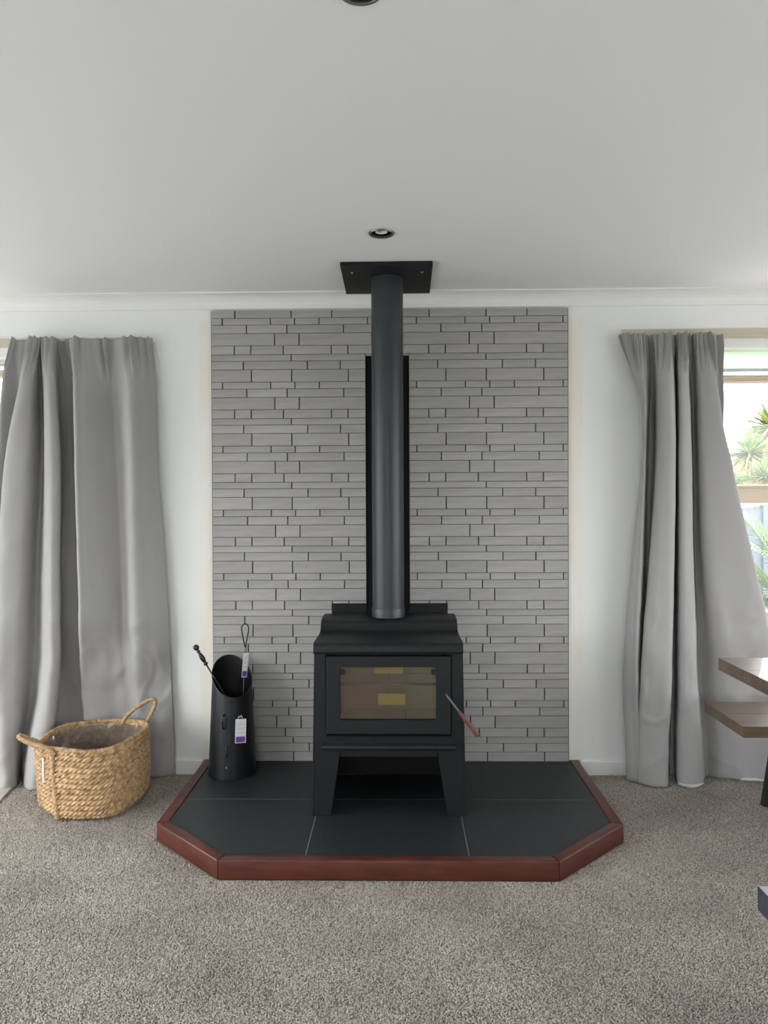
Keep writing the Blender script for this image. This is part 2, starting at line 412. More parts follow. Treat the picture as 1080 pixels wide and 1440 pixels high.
# skirting
def skirt(bm, x0, x1): prism(bm, [(0,0),(0,.075),(-.010,.075),(-.015,.068),(-.015,0)], 'x', x0, x1)
bm = nb(); skirt(bm, -RX, -.945); skirt(bm, .945, RX); struct('baseboard_back', bm, M_trim, 'low white skirting board')
bm = nb(); prism(bm, [(-RX,0),(-RX,.075),(-RX+.01,.075),(-RX+.015,.068),(-RX+.015,0)], 'y', RF, -.015); struct('baseboard_left', bm, M_trim)
bm = nb(); prism(bm, [(RX,0),(RX,.075),(RX-.01,.075),(RX-.015,.068),(RX-.015,0)], 'y', RF, -.015); struct('baseboard_right', bm, M_trim)

# windows in the back wall
def back_window(name, a0, a1, z0, z1, rails, label, head):
    w = bpy.data.objects.new(name, None); C.objects.link(w); w.location = ((a0+a1)/2, .07, z0); w['kind'] = 'structure'; w['label'] = label
    y0, y1 = .075, .135
    P('window_frame', BX(a0, a0+.045, y0, y1, z0, z1, bev=.004), M_alu, w)
    P('window_frame', BX(a1-.045, a1, y0, y1, z0, z1, bev=.004), M_alu, w)
    P('window_sill', BX(a0+.045, a1-.045, -.01, y1, z0, z0+.03, bev=.004), M_white, w)
    ztop = z1-head[0]
    P('head_panel', BX(a0+.045, a1-.045, .090, .092, ztop+.024, z1), M_blind, w, label='pale blind drawn up under the window head')
    P('head_bead', BX(a0+.045, a1-.045, .086, .096, ztop+.018, ztop+.036, bev=.002), M_fencepale, w)
    P('window_frame', BX(a0+.045, a1-.045, y0-.008, y1, ztop-.036, ztop, bev=.004), M_alu, w)
    P('window_frame', BX(a0+.045, a1-.045, y0-.018, y0, ztop-.018, ztop-.010, bev=.002), M_alu, w)
    zs = [z0+.03] + [r for rr in rails for r in rr] + [ztop-.036]
    for (r0, r1) in rails: 
        P('window_rail', BX(a0+.045, a1-.045, y0-.01, y1, r0, r1, bev=.005), M_alu, w)
        P('window_rail', BX(a0+.045, a1-.045, y0-.02, y0-.008, r1-.016, r1-.002, bev=.003), M_alu, w)
    for i in range(0, len(zs), 2):
        P('window_pane', BX(a0+.045, a1-.045, .102, .106, zs[i], zs[i+1]), M_glass, w)
M_fencepale = mat('pale_grey_bead', (0.50, 0.58, 0.57, 1), 0.5)
M_blind = mat('pale_blind_fabric', (0.80, 0.90, 0.80, 1), 0.9, transl=0.6)
back_window('window_1', -3.05, -1.72, .25, 2.10, [(1.36, 1.43)], 'window behind the left curtain', (.028+.02,))
back_window('window_2', 1.50, 3.05, .35, 2.122, [(.752, .805), (1.350, 1.443)], 'beige framed window behind the right curtain', (.125,))
def side_window(name, axis, pos, a0, a1, z0, z1, label):
    w = bpy.data.objects.new(name, None); C.objects.link(w); w['kind'] = 'structure'; w['label'] = label
    w.location = ((pos, (a0+a1)/2, z0) if axis == 'y' else ((a0+a1)/2, pos, z0))
    def bb(u0, u1, d0, d1, zz0, zz1, bev=.004):
        return BX(pos+d0, pos+d1, u0, u1, zz0, zz1, bev=bev) if axis == 'y' else BX(u0, u1, pos+d0, pos+d1, zz0, zz1, bev=bev)
    mid = (a0+a1)/2
    for u in (a0, mid-.025, a1-.05): P('window_frame', bb(u, u+.05, -.03, .03, z0, z1), M_alu, w)
    for z in (z0, z1-.05):
        P('window_frame', bb(a0+.05, mid-.025, -.03, .03, z, z+.05), M_alu, w); P('window_frame', bb(mid+.025, a1-.05, -.03, .03, z, z+.05), M_alu, w)
    P('window_pane', bb(a0+.05, mid-.025, -.003, .003, z0+.05, z1-.05, 0), M_glass, w)
    P('window_pane', bb(mid+.025, a1-.05, -.003, .003, z0+.05, z1-.05, 0), M_glass, w)
side_window('window_3', 'y', -RX-.09, *WINS[2][1:], 'window in the left wall')
side_window('window_4', 'y', RX+.09, *WINS[3][1:], 'window in the right wall')
side_window('window_5', 'x', RF-.09, *WINS[4][1:], 'glazed doors behind the camera')

# ================================================================= TILED PANEL
PW, HT, PT = .8875, .0705, 2.3200
panel = thing('tiled_wall_panel', 'tall grey stone mosaic panel on the wall behind the stove', 'wall panel', (0, 0, HT))
P('backing_board', BX(-PW, PW, -.012, 0, HT, PT), M_back, panel, label='black edged backing board')
unit = (PT-HT)/2655.0
PER = .4832
SEQ = [('A',40,(.12,.618,.868)), ('B',50,(.371,.787)), ('C',72,(.66,.913)), ('D',52,(.244,.415,.749)), ('E',38,(.83,)), ('F',50,(.336,.998)), ('G',73,(.42,.834))]
rows = [(46, (.25,.832))]
for k in range(6): rows += [(h, j) for _, h, j in SEQ]
rows += [(h, j) for _, h, j in SEQ[:6]] + [(57, SEQ[6][2])]
tiles = []; z = PT
for (h, js) in rows:
    z2 = z-h*unit; xs = [-PW]
    for k in range(-1, 5):
        for j in js:
            x = -PW+(k+j)*PER
            if -PW+.012 < x < PW-.010: xs.append(x)
    if len(js) == 1:
        pass
    xs = sorted(xs)+[PW]
    for a, b in zip(xs, xs[1:]): tiles.append((a+(.0024 if a > -PW else .004), b-(.0024 if b < PW else .004), z2+.0008, z-.0008))
    z = z2
def hidden(t):
    x = (t[0]+t[1])/2; zc = (t[2]+t[3])/2
    if abs(x) < .30 and zc < .80: return True
    if abs(x) < .095 and zc < 2.03: return True
    return abs(x) < .06
tiles_v = sorted([t for t in tiles if not hidden(t)], key=lambda t: -(t[1]-t[0])*(t[3]-t[2]))
rest = [t for t in tiles if hidden(t)] + tiles_v[300:]
def tile_geo(bm, w, h, cx=0, cz=0, d=0.0):
    # body with a chamfered face, a touch cushioned, 10 mm proud of the board
    y0, y1, y2 = -.0115, -.0185-d, -.0205-d; c = .0016
    L0 = [(-w/2,-h/2),(w/2,-h/2),(w/2,h/2),(-w/2,h/2)]
    L1 = [(x-math.copysign(c, x), z_-math.copysign(c, z_)) for x, z_ in L0]
    R = [[bm.verts.new((cx+x, y, cz+z_)) for x, z_ in L] for L, y in ((L0, y0), (L0, y1), (L1, y2))]
    for A, B in zip(R, R[1:]):
        for k in range(4): bm.faces.new((A[k], A[(k+1)%4], B[(k+1)%4], B[k]))
    bm.faces.new(R[2]); bm.faces.new(R[0][::-1])
cache = {}
rt_ = random.Random(3)
for (a, b, c, d) in tiles_v[:300]:
    dz = rt_.choice((0, .0008, .0016)); key = (round(b-a, 3), round(d-c, 3), dz)
    if key not in cache:
        bm = nb(); tile_geo(bm, b-a, d-c, d=dz); bmesh.ops.recalc_face_normals(bm, faces=bm.faces[:])
        me = bpy.data.meshes.new('tile'); bm.to_mesh(me); bm.free(); me.materials.append(M_tile); cache[key] = me
    o = bpy.data.objects.new('tile', cache[key]); C.objects.link(o); o.parent = panel; o.location = ((a+b)/2, 0, (c+d)/2-HT)
bm = nb()
for (a, b, c, d) in rest: tile_geo(bm, b-a, d-c, (a+b)/2, (c+d)/2, rt_.choice((0, .0008, .0016)))
o = P('small_tiles', bm, M_tile, panel); o['kind'] = 'stuff'

# ================================================================= HEARTH
hearth = thing('raised_hearth', 'low black tiled hearth platform with red-brown timber edge under the stove', 'hearth', (0, -.5, 0))
b_, d1, fx, d2, bw = .9365, .76, .613, 1.078, .046
ang = math.atan2(d2-d1, b_-fx)
# inner polygon (offset by bw)
def inner(off):
    t = math.tan((PI/2-ang)/2) if False else None
    # side line x = b-off ; chamfer line offset ; front line y=-(d2-off)
    nx, ny = math.sin(ang), math.cos(ang)      # outward normal of chamfer (x, -y)
    c0 = nx*b_+ny*d1 - off
    xs_ = b_-off; ys_ = (c0-nx*xs_)/ny
    yf = d2-off; xf = (c0-ny*yf)/nx
    return xs_, ys_, xf, yf
ix, iy, jx, jy = inner(bw)
def border(pts, name='timber_edge'):
    bm = nb(); prism(bm, pts, 'z', 0.0, HT+.004, bev=.006, seg=3)
    return smooth_angle(P(name, bm, M_maho, hearth), .5)
g = .0004
border([(-b_,-.0),(-ix,-.0),(-ix,-iy+g),(-b_,-d1+g)])
border([(-b_,-d1),(-ix,-iy),(-jx-g,-jy),(-fx-g,-d2)])
border([(-fx,-d2),(-jx,-jy),(jx,-jy),(fx,-d2)])
border([(b_,-d1),(ix,-iy),(jx+g,-jy),(fx+g,-d2)])
border([(b_,-.0),(ix,-.0),(ix,-iy+g),(b_,-d1+g)])
ex, ey, kx, ky = inner(bw+.001)
P('hearth_base', prism(nb(), [(-ex,-.001),(-ex,-ey),(-kx,-ky),(kx,-ky),(ex,-ey),(ex,-.001)], 'z', 0.002, HT-.0008), M_grout, hearth)
def clip_cell(x0, x1, y0, y1):
    poly = [(-ex,-.022),(-ex,-ey),(-kx,-ky),(kx,-ky),(ex,-ey),(ex,-.022)]
    for (nx, ny, c) in ((-1,0,-x0), (1,0,x1), (0,-1,-y0), (0,1,y1)):
        out = []
        for i in range(len(poly)):
            p, q = poly[i], poly[(i+1) % len(poly)]
            dp, dq = nx*p[0]+ny*p[1]-c, nx*q[0]+ny*q[1]-c
            if dp <= 0: out.append(p)
            if (dp < 0 < dq) or (dq < 0 < dp):
                t = dp/(dp-dq); out.append((p[0]+(q[0]-p[0])*t, p[1]+(q[1]-p[1])*t))
        poly = out
    return poly
j = .0016
for (xa, xb) in ((-1.2, -.302-j), (-.302+j, .296-j), (.296+j, 1.2)):
    for (ya, yb) in ((-1.3, -.505-j), (-.505+j, .1)):
        pl = clip_cell(xa, xb, ya, yb)
        P('hearth_tile', prism(nb(), pl, 'z', HT-.008, HT, bev=.0008, seg=1), M_slate, hearth)

# ================================================================= WOOD STOVE
SB = HT+.0005
st = thing('wood_stove', 'black freestanding wood burner with glass door standing on the hearth', 'stove', (0, -.45, SB))
yF, yB = -.68, -.215
# side panels: splayed legs running up the sides
def side_pts(s):  # (x,z) of the outer skin, thin plate
    return [(s*.318, SB), (s*.308, .745), (s*.300, .745), (s*.300, .70), (s*.309, SB)]
for s in (-1, 1):
    bm = nb(); prism(bm, [(s*.3175, SB), (s*.3055, .752), (s*.2965, .752), (s*.3085, SB)], 'y', yF, yB, bev=.002)
    P('side_panel', bm, M_black, st)
# front leg faces
for s in (-1, 1):
    bm = nb(); prism(bm, [(s*.3085, SB), (s*.2975, .745), (s*.2585, .745), (s*.2585, .392), (s*.200, .330), (s*.240, SB)] if False else
                     [(s*.3080, SB), (s*.2968, .748), (s*.2590, .748), (s*.2590, .345), (s*.1985, .345), (s*.2400, SB)], 'y', yF, yF+.012, bev=.0015)
    P('front_leg', bm, M_black, st)
# plate under the ash lip
P('apron_panel', BX(-.1985, .1985, yF, yF+.012, .3145, .395, bev=.0015), M_black, st)
# inside the log bay
P('log_bay_lining', prism(nb(), [(yF+.013, .315), (yF+.013, .318), (yB+.02, .318), (yB+.02, SB+.002), (yB+.017, SB+.002), (yB+.017, .315)], 'x', -.295, .295), M_matte, st)
# ash lip
bm = nb(); prism(bm, [(yF+.002, .401), (yF+.03, .404), (yF+.03, .352), (yF-.018, .348), (yF-.034, .352), (yF-.040, .361), (yF-.036, .370), (yF-.022, .378), (yF-.001, .399)], 'x', -.273, .273, bev=.0015)
smooth_angle(P('ash_lip', bm, M_black, st), .7)
# firebox shell (five walls, open at the front)
fb = nb()
for a in ((-.262,-.247,yF+.02,yB+.02,.396,.742), (.247,.262,yF+.02,yB+.02,.396,.742), (-.247,.247,yF+.02,yB+.02,.730,.742), (-.247,.247,yF+.02,yB+.02,.396,.408), (-.247,.247,yB+.01,yB+.02,.408,.730)):
    box(fb, *a)
P('firebox', fb, M_matte, st)
# fire bricks at back, floor and sides
for i in range(2):
    x0b = -.243+i*.243
    P('firebrick', BX(x0b+.0005, x0b+.2425, yB-.145, yB-.120, .412, .585, bev=.001), M_brick if i else M_brickred, st)
for s in (-1, 1):
    for k in range(2):
        ya = yF+.06+k*.126
        P('firebrick', BX(min(s*.246, s*.22), max(s*.246, s*.22), ya, ya+.124, .412, .585, bev=.003), M_brickred if s < 0 else M_brick, st)
for k in range(3):
    x0b = -.215+k*.1435
    P('firebrick', BX(x0b, x0b+.1415, yF+.05, yB-.15, .409, .428, bev=.003), M_brick, st)
P('baffle_plate', prism(nb(), [(yF+.075, .70), (yF+.083, .70), (yB-.136, .63), (yB-.136, .622), (yF+.075, .692)], 'x', -.24, .24), M_brick, st)
P('back_plate', BX(-.24, .24, yB-.135, yB-.120, .586, .72), M_brick, st)
P('air_tube', tube(nb(), [(-.235, yF+.10, .590), (.235, yF+.10, .590)], .006, 12), M_steel, st, True, 'bare steel air tube')
P('sticker', BX(-.062, .062, yF+.0695, yF+.0705, .642, .685), M_yellow, st, label='yellow paper label inside the door')
P('label_card', BX(-.045, .070, yF+.09, yF+.091, .505, .552), M_yellow, st, label='yellow paper label lying low inside the door')
# door
DY0, DY1 = yF-.010, yF+.016
door = thing('door', '', '', (0, 0, 0)); del door['label']; del door['category']
bpy.data.objects.remove(door)
bm = nb()
gx0, gx1, gz0, gz1 = -.199, .195, .468, .686
ox0, ox1, oz0, oz1 = -.2555, .2545, .410, .730
out = [(ox0,oz0),(ox1,oz0),(ox1,oz1),(ox0,oz1)]; inn = [(gx0,gz0),(gx1,gz0),(gx1,gz1),(gx0,gz1)]
V = {}
for nm, L_, y in (('of', out, DY0), ('ob', out, DY1), ('if', inn, DY0), ('ib', inn, DY1)):
    V[nm] = [bm.verts.new((x, y, z_)) for x, z_ in L_]
for k in range(4):
    k2 = (k+1) % 4
    bm.faces.new((V['of'][k], V['of'][k2], V['if'][k2], V['if'][k])); bm.faces.new((V['ob'][k], V['ib'][k], V['ib'][k2], V['ob'][k2]))
    bm.faces.new((V['of'][k], V['ob'][k], V['ob'][k2], V['of'][k2])); bm.faces.new((V['if'][k], V['if'][k2], V['ib'][k2], V['ib'][k]))
bmesh.ops.bevel(bm, geom=bm.edges[:], offset=.0025, segments=2, profile=.5, affect='EDGES')
door = P('door', bm, M_black, st)
P('glass', BX(gx0+.003, gx1-.003, DY0+.012, DY0+.016, gz0+.003, gz1-.003), M_stoveglass, door, label='smoked door glass')
for x in (gx0+.011, gx1-.011): P('glass_clip', BX(x-.009, x+.009, DY0+.003, DY0+.011, gz1-.032, gz1-.012, bev=.002), M_black, door)
# door handle: steel rod with a wooden grip, pointing down to the right
p0, p1, p2 = Vector((.237, DY0-.002, .575)), Vector((.288, DY0-.028, .508)), Vector((.360, DY0-.040, .418))
hd = P('handle', tube(nb(), [p0+Vector((0, .006, 0)), p0+Vector((0, -.012, 0)), p0+Vector((.008, -.018, -.010)), p1, p1+(p2-p1)*.15], .0048, 10), M_rod, door, True, 'dark steel door handle rod')
dirv = (p2-p1).normalized()
P('handle_grip', tube(nb(), [p1, p1+dirv*.004, p1+dirv*.03, p1+dirv*.10, p2-dirv*.004, p2], lambda t: .0065+.0055*t if t < .9 else .0095, 14), M_grip, hd, True, 'red-brown wooden grip')
# top: flowing plate with a front lip and raised step
profT = [(yF+.006,.748),(yF-.020,.742),(yF-.030,.744),(yF-.034,.752),(yF-.033,.768),(yF-.028,.779),(yF-.016,.786),(yF+.01,.7885),(yF+.10,.786),(yF+.20,.784),(yF+.245,.786),
         (yF+.262,.792),(yF+.272,.806),(yF+.280,.822),(yF+.292,.831),(yF+.32,.835),(yF+.42,.838),(yB-.005,.838),(yB+.003,.834),(yB+.004,.748)]
smooth_angle(P('top_plate', prism(nb(), profT, 'x', -.3055, .3045, bev=.002), M_black, st), .8)
# rear heat shield
P('heat_shield', BX(-.278, .278, -.1665, -.163, .10, .879), M_matte, st)
P('shield_bracket', BX(-.20, -.17, -.2105, -.1665, .30, .33), M_matte, st); P('shield_bracket', BX(.17, .20, -.2105, -.1665, .30, .33), M_matte, st)

# ================================================================= FLUE
FX, FY, FR = -.004, -.315, .0725
flue = thing('flue_pipe', 'tall black round flue pipe rising from the stove to the ceiling', 'flue', (FX, FY, .838))
smooth_angle(P('pipe', lathe(nb(), [(FR-.004,.842),(FR,.842),(FR,H-.0195),(FR-.004,H-.0195)], FX, FY, 64), M_flue, flue), .5)
smooth_angle(P('collar', lathe(nb(), [(FR+.0005,.8386),(FR+.0025,.8386),(FR+.0025,.879),(FR+.0015,.881),(FR+.0005,.881)], FX, FY, 64), M_flue, flue), .5)
# U shaped flue shield
bm = nb()
sx0, sx1 = -.109, .097
def strip(pts, z0, z1, th=.0015):
    prism(bm, pts, 'z', z0, z1)
prism(bm, [(sx0,-.232),(sx0,-.170),(sx1,-.170),(sx1,-.232),(sx1-.0016,-.232),(sx1-.0016,-.1716),(sx0+.0016,-.1716),(sx0+.0016,-.232)], 'z', .8386, 2.060)
fsh = P('flue_shield', bm, M_matte, flue)
P('spacer', BX(FX-.01, FX+.01, -.2435, -.172, 1.9, 1.92), M_matte, flue); P('spacer', BX(FX-.01, FX+.01, -.2435, -.172, 1.1, 1.12), M_matte, flue)
# ceiling plate
cp = thing('ceiling_plate', 'square black steel plate on the ceiling around the flue top', 'plate', (0, -.3, H-.03))
bm = nb(); pts = [(-.207,-.0715),(.201,-.0715),(.196,-.510),(-.204,-.508)]
prism(bm, pts, 'z', H-.019, H-.0005, bev=.002)
P('plate', bm, M_matte, cp)
for (sx, sy) in ((-.158,-.415),(.153,-.415)):
    P('screw', lathe(nb(), [(0,H-.024),(.005,H-.023),(.0065,H-.0192)], sx, sy, 14), M_steel, cp, True)

# ================================================================= DOWNLIGHTS
def downlight(x, y, label):
    d = thing('downlight', label, 'light', (x, y, H), 'recessed ceiling downlights')
    smooth_angle(P('bezel', lathe(nb(), [(.0405,H+.002),(.0405,H-.004),(.043,H-.0062),(.048,H-.0055),(.051,H-.0005),(.051,H-.0001),(.0425,H-.0001),(.0425,H+.002)], x, y, 48), M_ring, d), .6)
    P('housing', lathe(nb(), [(.0405,H+.001),(.040,H+.035),(.030,H+.06),(0,H+.06)], x, y, 40), M_matte, d, True)
    bl = P('bulb', lathe(nb(), [(.0,H+.010),(.018,H+.009),(.0235,H+.004),(.0245,H+.007),(.020,H+.038),(.010,H+.055),(0,H+.055)], x, y, 24), M_chrome, d)
downlight(*LIGHTS[0], 'round nickel downlight in the ceiling just in front of the black flue plate')
downlight(*LIGHTS[1], 'round downlight cut off by the top edge of the picture')

# ================================================================= LOG HOD WITH TOOLS
hx, hy = -.758, -.172
hod = thing('coal_hod', 'tall tapered black metal hod with slanted round mouth on the hearth', 'hod', (hx, hy, HT))
def rad(z_): return .1135 - (z_-HT)*.0455
def ztop(an): return .532 + .084*math.sin(an-.42)
n = 56; bm = nb(); outer = []; innr = []
levels = 9
for k in range(n):
    an = 2*PI*k/n; zt = ztop(an); co = []; ci = []
    for l in range(levels):
        z_ = HT+.001+(zt-HT-.001)*l/(levels-1); r_ = rad(z_)
        co.append(bm.verts.new((hx+r_*math.cos(an), hy+r_*math.sin(an), z_)))
        z2 = max(z_, HT+.012); r2_ = rad(z2)-.0022
        ci.append(bm.verts.new((hx+r2_*math.cos(an), hy+r2_*math.sin(an), z2 - (.001 if l == levels-1 else 0))))
    outer.append(co); innr.append(ci)
for k in range(n):
    k2 = (k+1) % n
    for l in range(levels-1):
        bm.faces.new((outer[k][l], outer[k2][l], outer[k2][l+1], outer[k][l+1]))
        bm.faces.new((innr[k][l], innr[k][l+1], innr[k2][l+1], innr[k2][l]))
    bm.faces.new((outer[k][-1], outer[k2][-1], innr[k2][-1], innr[k][-1]))
bm.faces.new([outer[k][0] for k in range(n)][::-1]); bm.faces.new([innr[k][0] for k in range(n)])
ho = smooth_angle(P('body', bm, M_hod, hod, True), .9); ho.data.materials.append(M_matte)
for p in ho.data.polygons:
    c = p.center; 
    if (p.normal.x*c.x+p.normal.y*c.y) < -1e-5 or (p.normal.z > .99): p.material_index = 1
rim = [(hx+(rad(ztop(a))+.0005)*math.cos(a), hy+(rad(ztop(a))+.0005)*math.sin(a), ztop(a)) for a in [2*PI*k/n for k in range(n)]]
P('rim', tube(nb(), rim, .0030, 8, closed=True), M_iron, hod, True)
# vertical seam, small drop handles and rivets at the front
def hp(an, z_, off): r_ = rad(z_)+off; return (hx+r_*math.cos(an), hy+r_*math.sin(an), z_)
a1 = -PI/2+.15
P('seam', tube(nb(), [hp(a1, z_, -.0002) for z_ in (HT+.01, .15, .25,   .35, .44)], .0016, 6), M_black, hod, True)
a2 = -PI/2-.16
P('handle', tube(nb(), cr([hp(a2, .37, .000), hp(a2, .372, .012), hp(a2, .35, .020), hp(a2, .315, .014), hp(a2, .31, .0)], 5), .004, 8), M_iron, hod, True)
P('handle', tube(nb(), cr([hp(a2+.15, .225, .000), hp(a2+.15, .226, .010), hp(a2+.15, .205, .014), hp(a2+.15, .180, .010), hp(a2+.15, .177, .0)], 5), .0035, 8), M_iron, hod, True)
P('rivet', lathe(nb(), [(0,.004),(.004,.003),(.005,0)], 0, 0, 10), M_steel, hod, True)
rv = [o for o in hod.children if o.name.startswith('rivet')][0]
rv.data.transform(Matrix.Translation(Vector(hp(-PI/2-.03, .128, 0))-world_of(hod)) @ Matrix.Rotation(PI/2, 4, 'X') @ Matrix.Translation(world_of(hod)))
def tag_card(parent, cx, cy, zt, w, h, tilt, lean, purple=.27, name='price_tag', rz=0.0, label='white tag with a purple foot'):
    M_ = Matrix.Translation((cx, cy, zt)) @ Matrix.Rotation(rz, 4, 'Z') @ Matrix.Rotation(tilt, 4, 'Y') @ Matrix.Rotation(lean, 4, 'X')
    t = P(name, bake(BX(-w/2, w/2, -.0005, .0005, -h, 0), M_), M_card, parent, label=label)
    P('printed_panel', bake(BX(-w/2*.84, w/2*.84, -.0009, -.0004, -h*.97, -h*(1-purple)), M_), M_purple, t)
    for q, ww in ((.16, .35), (.24, .6), (.36, .7), (.42, .6), (.56, .72)):
        P('printed_line', bake(BX(-w/2*ww, w/2*ww, -.0009, -.0004, -h*q-.0012, -h*q), M_), M_ink, t)
    return t
tx, ty, _ = hp(-PI/2+.46, .33, .010)
tg = tag_card(hod, tx+.014, ty-.002, .354, .050, .112, .03, .0, rz=.30)
P('tag_string', tube(nb(), cr([(tx-.000, ty-.005, .352), (tx+.005, ty-.004, .368), (tx+.010, ty-.003, .361), (tx+.016, ty-.003, .371), (tx+.022, ty-.002, .354)], 5), .001, 6), M_thread, tg, True)

pk = thing('fire_poker', 'black iron poker with ball knob leaning left out of the hod mouth', 'poker', (-.70, -.17, .25))
A = Vector((-.919, -.212, .676)); B = Vector((-.685, -.188, .268)); D = (B-A).normalized()
rot_ = Vector((0,0,-1)).rotation_difference(D).to_matrix().to_4x4()
MP = Matrix.Translation(A) @ rot_
P('shaft', bake(tube(nb(), [(0,0,-.085), (0,0,-(B-A).length)], .0042, 10), MP), M_iron, pk, True)
P('handle', bake(lathe(nb(), [(0,.0),(.006,-.012),(.006,-.018),(.010,-.024),(.005,-.029),(.008,-.036),(.0115,-.052),(.0115,-.062),(.008,-.078),(.006,-.082),(.011,-.088),(.010,-.093),(.005,-.098),(0,-.099)], 0, 0, 20), MP), M_iron, pk, True)
P('knob', bake(lathe(nb(), [(.0145*math.sin(PI*k/10) if 0 < k < 10 else 0, .0145*math.cos(PI*k/10)) for k in range(11)], 0, 0, 20), MP), M_iron, pk, True)

sh = thing('loop_handled_shovel', 'black fire shovel with teardrop wire loop handle standing upright in the hod', 'shovel', (-.70, -.16, .10))
sx, sy = -.700, -.140
loop = cr([(sx+.002,sy,.655),(sx-.006,sy,.690),(sx-.0165,sy,.745),(sx-.014,sy,.768),(sx,sy,.777),(sx+.014,sy,.768),(sx+.0165,sy,.745),(sx+.006,sy,.690),(sx+.002,sy,.655)], 6)
P('loop_handle', tube(nb(), loop, .0034, 8), M_iron, sh, True)
P('shaft', tube(nb(), [(sx+.002,sy,.66),(sx-.010,sy-.01,.40),(sx-.02,sy-.012,.20)], .0042, 8), M_iron, sh, True)
P('blade', BX(sx-.045, sx+.005, sy-.016, sy-.013, .085, .205, bev=.001), M_iron, sh)
tag_card(sh, sx+.007, sy-.012, .640, .026, .118, .09, .0, .25, 'price_tag', .45)
P('tag_string', tube(nb(), [(sx+.002, sy-.006, .664), (sx+.004, sy-.0125, .646)], .001, 6), M_thread, sh, True)

# ================================================================= BASKET
bk = thing('seagrass_basket', 'woven tan seagrass basket with clear plastic liner and two rope handles on the carpet', 'basket', (-1.35, -.35, 0))
rimc = [(-1.536,-.50),(-1.43,-.562),(-1.275,-.600),(-1.175,-.505),(-1.148,-.25),(-1.206,-.152),(-1.33,-.130),(-1.462,-.158),(-1.546,-.23),(-1.562,-.36)]
botc = [(-1.525,-.475),(-1.40,-.580),(-1.257,-.585),(-1.165,-.52),(-1.137,-.30),(-1.19,-.17),(-1.32,-.13),(-1.45,-.15),(-1.53,-.21),(-1.55,-.35)]
SUBB = 52
R1 = cr(rimc, SUBB, True); R0 = cr(botc, SUBB, True); NB = len(R1)
BH = .300; NROW = 13; PERROW = 8
cum = [0]
for i in range(NB): cum.append(cum[-1] + math.dist(R1[i], R1[(i+1) % NB]))
bm = nb(); ringsb = []
NL = NROW*PERROW
for l in range(NL+1):
    t = l/NL; ring = []
    row = min(int(t*NROW), NROW-1); fr = t*NROW-row
    ins = .035*max(0, 1-t/.09)**2
    for i in range(NB):
        x = R0[i][0]*(1-t)+R1[i][0]*t; y = R0[i][1]*(1-t)+R1[i][1]*t
        cx_, cy_ = -1.352, -.352; dx, dy = x-cx_, y-cy_; ln = math.hypot(dx, dy)
        nrm = (dx/ln, dy/ln)
        s_ = cum[i]/cum[-1]; ph = s_*66 + row*.5
        # slanted braid stitches within each coil
        st_ = abs(math.sin(PI*(ph - (fr-.5)*1.3)))
        amp = math.sqrt(max(0, math.sin(PI*fr)))*.0135*(.22+.78*st_**.5)
        nz = noise.noise(Vector((x*9, y*9, t*3)))*.006 + noise.noise(Vector((x*60, y*60, t*22)))*.0012
        belly = .006*math.sin(PI*t)
        r_ = amp+nz+belly-ins
        wob = .004*noise.noise(Vector((x*7+5, y*7, 0)))*t
        ring.append(bm.verts.new((x+nrm[0]*r_, y+nrm[1]*r_, .004+t*BH+wob)))
    ringsb.append(ring)
for A_, B_ in zip(ringsb, ringsb[1:]):
    for k in range(NB): bm.faces.new((A_[k], A_[(k+1)%NB], B_[(k+1)%NB], B_[k]))
bm.faces.new(ringsb[0][::-1])
# inside face
inn_ = []
for l in range(0, 21):
    t = 1-l/20
    inn_.append([bm.verts.new(((R0[i][0]*(1-t)+R1[i][0]*t)*.965+(-1.352)*.035, (R0[i][1]*(1-t)+R1[i][1]*t)*.965+(-.352)*.035, .014+t*(BH-.014)+.0035*math.sin(i*.9+l*2))) for i in range(0, NB)])
for A_, B_ in zip([ringsb[-1]]+inn_, inn_):
    for k in range(NB): bm.faces.new((A_[k], B_[k], B_[(k+1)%NB], A_[(k+1)%NB]))
bm.faces.new(inn_[-1])
P('woven_body', bm, M_straw, bk, True)
rp = [(R1[i][0], R1[i][1], BH+.004+.004*noise.noise(Vector((R1[i][0]*7+5, R1[i][1]*7, 0)))) for i in range(0, NB)]
P('braided_rim', rope(nb(), rp+[rp[0]], .0100, twist=125, strands=3, amp=.38), M_straw, bk, True)
def seam(i):
    pts = []
    for l in range(90):
        t = l/89; k = i % NB
        x = R0[k][0]*(1-t)+R1[k][0]*t; y = R0[k][1]*(1-t)+R1[k][1]*t; dx, dy = x+1.352, y+.352; ln = math.hypot(dx, dy)
        o_ = .013-.03*max(0, 1-t/.07)**2
        pts.append((x+dx/ln*o_, y+dy/ln*o_, .008+t*(BH-.004)))
    P('seam_rope', rope(nb(), pts, .0105, twist=190, strands=2, amp=.40), M_straw2, bk, True)
seam(int(SUBB*.92)); seam(int(-SUBB*.25))
# handles
hL = cr([(-1.43,-.575,.285),(-1.465,-.575,.310),(-1.540,-.565,.330),(-1.596,-.548,.348),(-1.606,-.525,.352),(-1.580,-.510,.336),(-1.545,-.490,.312),(-1.535,-.480,.292)], 12)
P('rope_handle', rope(nb(), hL, .0095, twist=150, strands=3, amp=.36), M_straw2, bk, True)
hR = cr([(-1.300,-.138,.292),(-1.28,-.138,.33),(-1.215,-.138,.383),(-1.160,-.138,.410),(-1.140,-.138,.400),(-1.150,-.140,.360),(-1.185,-.155,.295)], 10)
P('rope_handle', rope(nb(), hR, .0092, twist=150, strands=3, amp=.36), M_straw2, bk, True)
